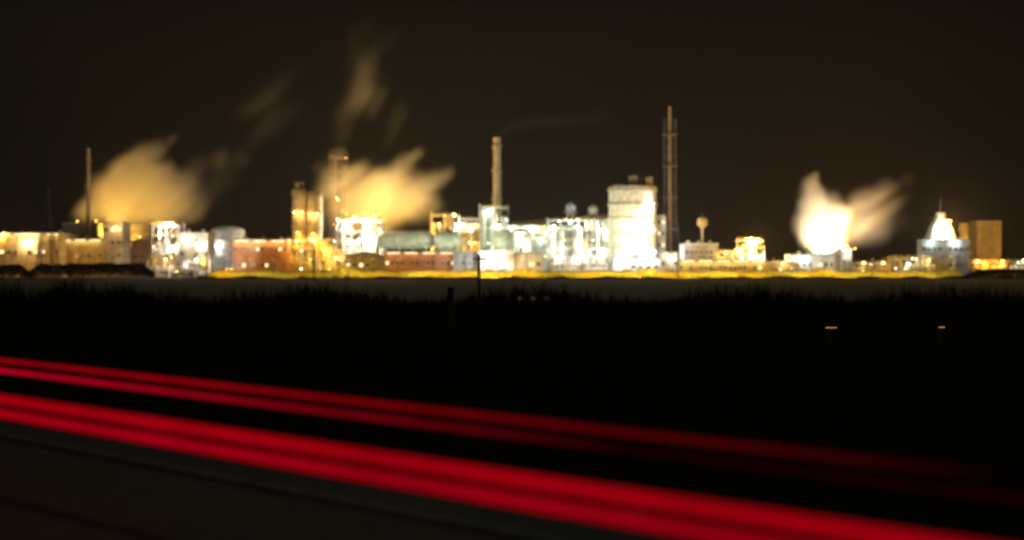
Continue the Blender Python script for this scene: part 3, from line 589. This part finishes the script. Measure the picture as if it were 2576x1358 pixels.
steam('steam_cloud', 'glowing yellow steam cloud boiling up from the glaring plant in the middle',
      [(905, 575, 70, 1), (870, 520, 62, 1), (838, 470, 42, .9), (835, 430, 32, .8), (845, 390, 24, .6), (803, 415, 18, .35), (930, 490, 62, 1), (970, 460, 52, .95), (1012, 420, 36, .7), (1048, 393, 22, .5), (1000, 510, 62, 1), (1042, 475, 46, .75), (1092, 453, 32, .5), (1128, 438, 22, .35), (1060, 520, 40, .55), (1092, 533, 26, .3), (880, 450, 44, .8)], 899, .055, k=.5, seed=2, ang=38, el=1.55, stretch=3.2)
steam('steam_wisp', 'faint forked wisp high above the glowing middle steam',
      [(910, 218, 44, 1), (900, 255, 36, .7), (925, 165, 36, .6), (950, 120, 30, .45), (985, 100, 24, .38), (900, 140, 30, .45), (890, 95, 26, .35), (858, 290, 30, .4), (945, 250, 36, .5), (1000, 290, 28, .35), (865, 330, 28, .3), (985, 335, 26, .2), (925, 70, 26, .22)], 888, .011, k=.5, seed=3, ang=66, el=2.0, nscale=.055)
steam('steam_wisp', 'very faint slanting wisp between the left and middle steam clouds',
      [(620, 280, 34, .7), (650, 255, 38, .8), (685, 228, 36, .7), (720, 200, 32, .5), (640, 350, 32, .6), (672, 322, 36, .7), (705, 298, 36, .6), (735, 275, 30, .4), (680, 275, 34, .3)], 900, .0045, k=.5, seed=4, ang=44, el=1.8, nscale=.06)
steam('chimney_smoke', 'thin faint smoke drifting right from the tall golden chimney',
      [(1262, 333, 14, 1), (1290, 320, 18, .9), (1330, 313, 22, .8), (1380, 306, 24, .7), (1430, 302, 26, .5), (1490, 296, 28, .35)], 884, .0045, k=.5, seed=5, ang=10, el=2.2)
steam('steam_ball', 'dazzling white ball of steam rising to a point above the squat cooling tower',
      [(2080, 610, 56, 1), (2076, 570, 62, 1), (2056, 530, 52, .9), (2045, 495, 40, .8), (2040, 465, 28, .7), (2052, 442, 16, .5), (2030, 570, 44, .9), (2105, 545, 42, .7), (2025, 545, 32, .7), (2050, 600, 52, 1), (2040, 520, 40, .8), (2095, 512, 34, .45), (2120, 545, 36, .6)], 858, .10, k=.4, seed=6, ang=84, el=1.1, stretch=2.5)
steam('steam_plume', 'tan streaky steam plume blown right from the white steam ball',
      [(2150, 570, 46, .9), (2190, 575, 48, .7), (2212, 592, 34, .5), (2165, 530, 34, .6), (2205, 505, 30, .5), (2245, 475, 22, .4), (2285, 452, 20, .2), (2255, 515, 32, .3), (2215, 475, 28, .3), (2165, 500, 34, .45), (2265, 560, 30, .2), (2228, 540, 36, .4), (2150, 520, 22, .4)], 872, .05, k=.7, seed=7, ang=36, el=1.7, nscale=.08)

# ------------------------------------------------------------------ foreground: tail-light trails over the road, put in as glowing tubes
def red_trail(name, base_e, fall, tint, s0, s1):  # emission along the tube draws the fading of a tail-light trail
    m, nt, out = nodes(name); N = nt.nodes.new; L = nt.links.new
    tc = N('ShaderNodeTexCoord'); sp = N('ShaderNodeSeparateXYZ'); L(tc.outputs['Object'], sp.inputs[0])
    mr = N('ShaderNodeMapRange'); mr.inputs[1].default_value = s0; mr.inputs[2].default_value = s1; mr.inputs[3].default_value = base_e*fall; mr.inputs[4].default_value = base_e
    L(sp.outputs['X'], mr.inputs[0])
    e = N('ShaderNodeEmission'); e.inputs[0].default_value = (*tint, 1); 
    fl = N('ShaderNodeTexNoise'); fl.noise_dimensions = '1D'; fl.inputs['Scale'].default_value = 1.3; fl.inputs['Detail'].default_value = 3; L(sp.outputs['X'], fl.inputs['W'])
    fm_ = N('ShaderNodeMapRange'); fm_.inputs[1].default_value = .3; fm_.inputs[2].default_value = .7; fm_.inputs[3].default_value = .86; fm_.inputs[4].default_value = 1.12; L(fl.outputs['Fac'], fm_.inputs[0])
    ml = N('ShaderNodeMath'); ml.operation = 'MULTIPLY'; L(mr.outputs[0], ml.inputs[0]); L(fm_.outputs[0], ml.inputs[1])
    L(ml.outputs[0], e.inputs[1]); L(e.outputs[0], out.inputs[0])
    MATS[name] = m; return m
red_trail('red_trail_far_top', .25, .0, (1, 0, .014), 2.3, 7.8); red_trail('red_trail_far_low', .44, .02, (1, 0, .03), 4.2, 10.4)
red_trail('red_trail_near_top', .40, 1.0, (1, 0, .014), 1, 8); red_trail('red_trail_near_low', .42, .85, (1, 0, .02), 1, 8)
def trail_pair(label, pc, mats, labels, radii):
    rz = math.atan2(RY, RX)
    root = thing('light_trails', label, 'light', (pc*NX, pc*NY, 0), 'red light trails along the road', rz)
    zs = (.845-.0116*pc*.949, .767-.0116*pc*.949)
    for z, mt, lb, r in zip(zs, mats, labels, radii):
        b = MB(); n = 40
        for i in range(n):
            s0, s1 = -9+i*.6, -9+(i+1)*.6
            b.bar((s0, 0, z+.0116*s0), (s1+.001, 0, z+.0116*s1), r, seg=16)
        o = b.build('light_trail', mt, root, True); o['label'] = lb
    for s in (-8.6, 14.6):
        z = .0116*s; MB().box(s, .05, z+.42, .03, .03, .86).build('post', 'black_rubber', root)  # added post, only carries the trail tubes
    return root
trail_pair('upper pair of thin red light trails, fading towards the right', 5.215, ('red_trail_far_top', 'red_trail_far_low'), ('brighter top red line of the fading pair', 'dimmer lower red line of the fading pair'), (.016, .018))
trail_pair('lower pair of broad bright red light trails crossing the whole foreground', 3.735, ('red_trail_near_top', 'red_trail_near_low'), ('broad upper red line of the bright pair', 'pinkish lower red line of the bright pair'), (.021, .019))

# ------------------------------------------------------------------ field furniture
def at(u, v, d): return X(u, d), d, Z(v, d)
for u, v, d, lb in ((2090, 824, 66, 'left one of two small orange marker lights in the dark field'), (2368, 823, 66, 'right one of two small orange marker lights in the dark field')):
    x, y, z = at(u, v, d); zg = gz(x, y)-.06; root = thing('marker_post', lb, 'marker light', (x, y, zg), 'orange marker lights'); h = z-zg
    MB().box(0, 0, h/2, .10, .10, h).build('post', 'dark_wood', root)
    MB().box(0, -.07, h, (.5 if u < 2200 else .26), .05, .05).build('lamp', 'orange_marker', root)
x, y, zz = at(1342, 745, 125); zg = gz(x, y)-.06
fb = thing('signal_box', 'low box with three dim amber lights in the dark field below the white works', 'signal', (x, y, zg)); h = zz-zg
MB().box(0, 0, h*.5, 3.2, .5, h).build('cabinet', 'dark_steel', fb)
for k in (-1.1, 0, 1.1): MB().box(k, -.28, h*.9, .55, .06, .3).build('lamp', 'faint_amber', fb)
# field gate with a tall pole
d = 95; x, y, zt = at(1205, 640, d); zg = gz(x, y)-.06
tp = thing('pole', 'thin dark pole at the right end of the field gate, against the white store', 'pole', (x, y, zg)); MB().lathe([(.12, 0), (.09, zt-zg)], 10).build('shaft', 'dark_wood', tp)
MB().box(0, 0, zt-zg-.3, .9, .08, .1).build('crossbar', 'dark_wood', tp)
x0, y0, zt0 = at(1134, 722, d); zg0 = gz(x0, y0)-.06; wd = x-x0
gt = thing('field_gate', 'dark barred field gate between a stout post and the thin pole', 'gate', (x0, y0, zg0))
MB().box(0, 0, (zt0-zg0)/2, .42, .3, zt0-zg0).build('gate_post', 'dark_wood', gt)
m = MB()
for k in (.25, .55, .85, 1.15): m.box(wd/2+.1, 0, k, wd-.5, .06, .1)
m.bar((.3, 0, .2), (wd-.3, 0, 1.2), .05); m.build('gate_bars', 'dark_wood', gt)
for u, v, d, lb in ((791, 618, 560, 'thin dark pole in front of the bright yellow plant'), (1704, 596, 560, 'thin dark pole in front of the small cream shed by the lattice chimney'), (519, 632, 600, 'thin dark pole at the left end of the grass bank')):
    x, y, zt = at(u, v, d); tp = thing('pole', lb, 'pole', (x, y, G)); h = zt-G
    MB().lathe([(.3, 0), (.22, h)], 10).build('shaft', 'dark_wood', tp); MB().box(0, 0, h-.8, 2.2, .2, .2).build('crossbar', 'dark_wood', tp)
def sp_(r):
    u = r.uniform(500, 2560); c = math.sin(u*.05)+math.sin(u*.013+1)+math.sin(u*.21)*.6+1.2*r.random()
    while c < -.2: u = r.uniform(500, 2560); c = math.sin(u*.05)+math.sin(u*.013+1)+math.sin(u*.21)*.6+1.2*r.random()
    return X(u, 655), r.uniform(640, 662)
# reeds along the ditch and long grass on the verge: nobody could count them
def blades(name, n, place, hmin, hmax, wd, mat, seed):
    rnd = random.Random(seed); vs, fs = [], []
    for i in range(n):
        x, y = place(rnd); z = gz(x, y)-.1; h = rnd.uniform(hmin, hmax)*(.75+.3*math.sin(x*.31+1)+.25*math.sin(x*.93+y*.4)+.15*math.sin(x*2.7)); a = rnd.uniform(0, math.pi); lx, ly = rnd.gauss(0, .15)*h, rnd.gauss(0, .15)*h
        w = wd*rnd.uniform(.6, 1.4); dx, dy = w*math.cos(a), w*math.sin(a); k = len(vs)
        vs += [(x-dx, y-dy, z), (x+dx, y+dy, z), (x+lx*.4+dx*.7, y+ly*.4+dy*.7, z+h*.6), (x+lx*.4-dx*.7, y+ly*.4-dy*.7, z+h*.6), (x+lx, y+ly, z+h)]
        fs += [(k, k+1, k+2, k+3), (k+3, k+2, k+4)]
    return tag(mesh_obj(name, vs, fs, mat), kind='stuff')
ground_mat('reed_leaf', (.015, .015, .007), (.035, .03, .014), (.03, .025, .012), 1.2, .2)
o = blades('reeds', 29000, lambda r: (lambda d: (r.uniform(-.55, .55)*d, d))(r.uniform(116, 150)), 1.2, 2.7, .05, 'reed_leaf', 2); o['label'] = 'dark ragged band of reeds across the field'
o = blades('scrub', 14000, sp_, .3, 1.7, .25, 'reed_leaf', 12); o['label'] = 'dark uneven scrub along the foot of the bank'
def pv(r):
    s, p = r.uniform(-14, 26), 7.0+abs(r.gauss(0, 5)); return s*RX+p*NX, s*RY+p*NY
o = blades('grass', 26000, pv, .06, .22, .008, 'reed_leaf', 4); o['label'] = 'dark rough grass on the verge beyond the road'

def bank_place(r):
    u = u0b+10+(u1b-u0b-60)*r.random(); y = r.uniform(698, 722); return X(u, 715), y
def blades_bank():
    rnd = random.Random(8); vs, fs = [], []
    for i in range(16000):
        x, y = bank_place(rnd); t = (y-692)/24; z = G+2.8*min(1, max(.1, t))-.3; h = rnd.uniform(.5, 2.0)*(1+1.3*max(0, math.sin(x*.21)+math.sin(x*.083+2)-.9)); a = rnd.uniform(0, math.pi); w = rnd.uniform(.12, .4); dx, dy = w*math.cos(a), w*math.sin(a); lx = rnd.gauss(0, .25)*h; k = len(vs)
        vs += [(x-dx, y-dy, z), (x+dx, y+dy, z), (x+lx, y, z+h)]; fs.append((k, k+1, k+2))
    o = mesh_obj('bank_growth', vs, fs, 'bank_leaf'); tag(o, kind='stuff'); o['label'] = 'yellow lit rough grass and weeds on the bank'
blades_bank()
o = None
def hedge(label, u0, u1, vt, D, seed):
    rnd = random.Random(seed); w = W(u1-u0, D); h = Z(vt, D)-G; root = base('hedge', label, 'hedge', (u0+u1)/2, D, 'dark hedges in front of the works'); vs, fs = [], []
    ph = [rnd.uniform(0, 6) for _ in range(4)]
    def top(x): return h*(.93+.03*math.sin(x*.11+ph[0])+.03*math.sin(x*.37+ph[1])+.02*math.sin(x*.9+ph[2]))*min(1, .35+(w/2-abs(x))/9)
    for i in range(int(w*h*14)):
        x = rnd.uniform(-w/2, w/2); z = top(x)*math.sqrt(rnd.random()); y = rnd.gauss(0, 1.6)*(1.15-z/h*.7); n = Vector((rnd.gauss(0, 1), rnd.gauss(0, 1), rnd.gauss(0, 1))).normalized(); p = n.orthogonal().normalized()*rnd.uniform(.3, .75); q = n.cross(p)*.7; c = Vector((x, y, z)); k = len(vs)
        vs += [tuple(c-p), tuple(c+q), tuple(c+p), tuple(c-q)]; fs.append((k, k+1, k+2, k+3))
    for i in range(int(w/3)):          # stems inside the leaves
        x = -w/2+(i+.5)*3+rnd.uniform(-1, 1); t = top(x); k = len(vs); vs += [(x-.15, 0, 0), (x+.15, 0, 0), (x, .2, 0), (x, 0, t*.9)]; fs += [(k, k+1, k+3), (k+1, k+2, k+3), (k+2, k, k+3)]
    o = mesh_obj('foliage', vs, fs, 'dark_leaf'); o.parent = root
hedge('long dark hedge in front of the golden hall and pale block', 72, 388, 661, 726, 1)
hedge('short dark hedge at the far left, under the long shed', -70, 78, 664, 729, 2)
hedge('low dark hedge at the far right below the slab block', 2432, 2640, 676, 726, 3)

# ------------------------------------------------------------------ haze
mt, nt, out = nodes('haze_air'); v = nt.nodes.new('ShaderNodeVolumePrincipled'); v.inputs['Color'].default_value = (.92, .84, .74, 1); v.inputs['Anisotropy'].default_value = .3
v.inputs['Density'].default_value = .00009; nt.links.new(v.outputs[0], out.inputs['Volume'])
hz = MB().box(0, 560, 88, 1500, 1300, 184).build('haze', mt); tag(hz, kind='stuff')

# ------------------------------------------------------------------ night sky, added fill light, camera
w = bpy.data.worlds.new('World'); S.world = w; w.use_nodes = True; nt = w.node_tree; nt.nodes.clear(); N = nt.nodes.new; L = nt.links.new
out = N('ShaderNodeOutputWorld'); sky = N('ShaderNodeTexSky'); sky.sky_type = 'NISHITA'; sky.sun_disc = False; sky.sun_elevation = math.radians(-9); sky.sun_rotation = math.radians(200)
b1 = N('ShaderNodeBackground'); b1.inputs[1].default_value = .05; L(sky.outputs[0], b1.inputs[0])
b2 = N('ShaderNodeBackground'); b2.inputs[0].default_value = (.0022, .0016, .0010, 1); b2.inputs[1].default_value = 1     # light-polluted night air
ad = N('ShaderNodeAddShader'); L(b1.outputs[0], ad.inputs[0]); L(b2.outputs[0], ad.inputs[1]); L(ad.outputs[0], out.inputs[0])
sd = bpy.data.lights.new('fill_light', 'SUN'); sd.energy = .11; sd.angle = math.radians(.5); sd.color = (.84, 1, .80)  # faint greenish sun lamp added to lighten the road surface
so = bpy.data.objects.new('fill_light', sd); COL.objects.link(so); so.location = (-30, -40, 60); so.rotation_euler = (math.radians(42), 0, math.radians(-35))
cd = bpy.data.cameras.new('camera'); cam = bpy.data.objects.new('camera', cd); COL.objects.link(cam)
cd.lens = 50; cd.sensor_width = 36; cd.clip_start = .05; cd.clip_end = 20000
cam.location = (0, 0, CAMZ); cam.rotation_euler = (math.radians(90), 0, 0)
cd.dof.use_dof = True; cd.dof.focus_distance = 30; cd.dof.aperture_fstop = .62
S.camera = cam
S.view_settings.view_transform = 'Standard'; S.view_settings.look = 'None'; S.view_settings.exposure = 0; S.view_settings.gamma = 1
S.render.engine = 'CYCLES'
c = S.cycles; c.use_denoising = True; c.volume_bounces = 1; c.max_bounces = 5; c.diffuse_bounces = 2; c.glossy_bounces = 2; c.transparent_max_bounces = 8
c.volume_step_rate = 1.0; c.volume_max_steps = 256; c.use_light_tree = True; c.sample_clamp_indirect = 4
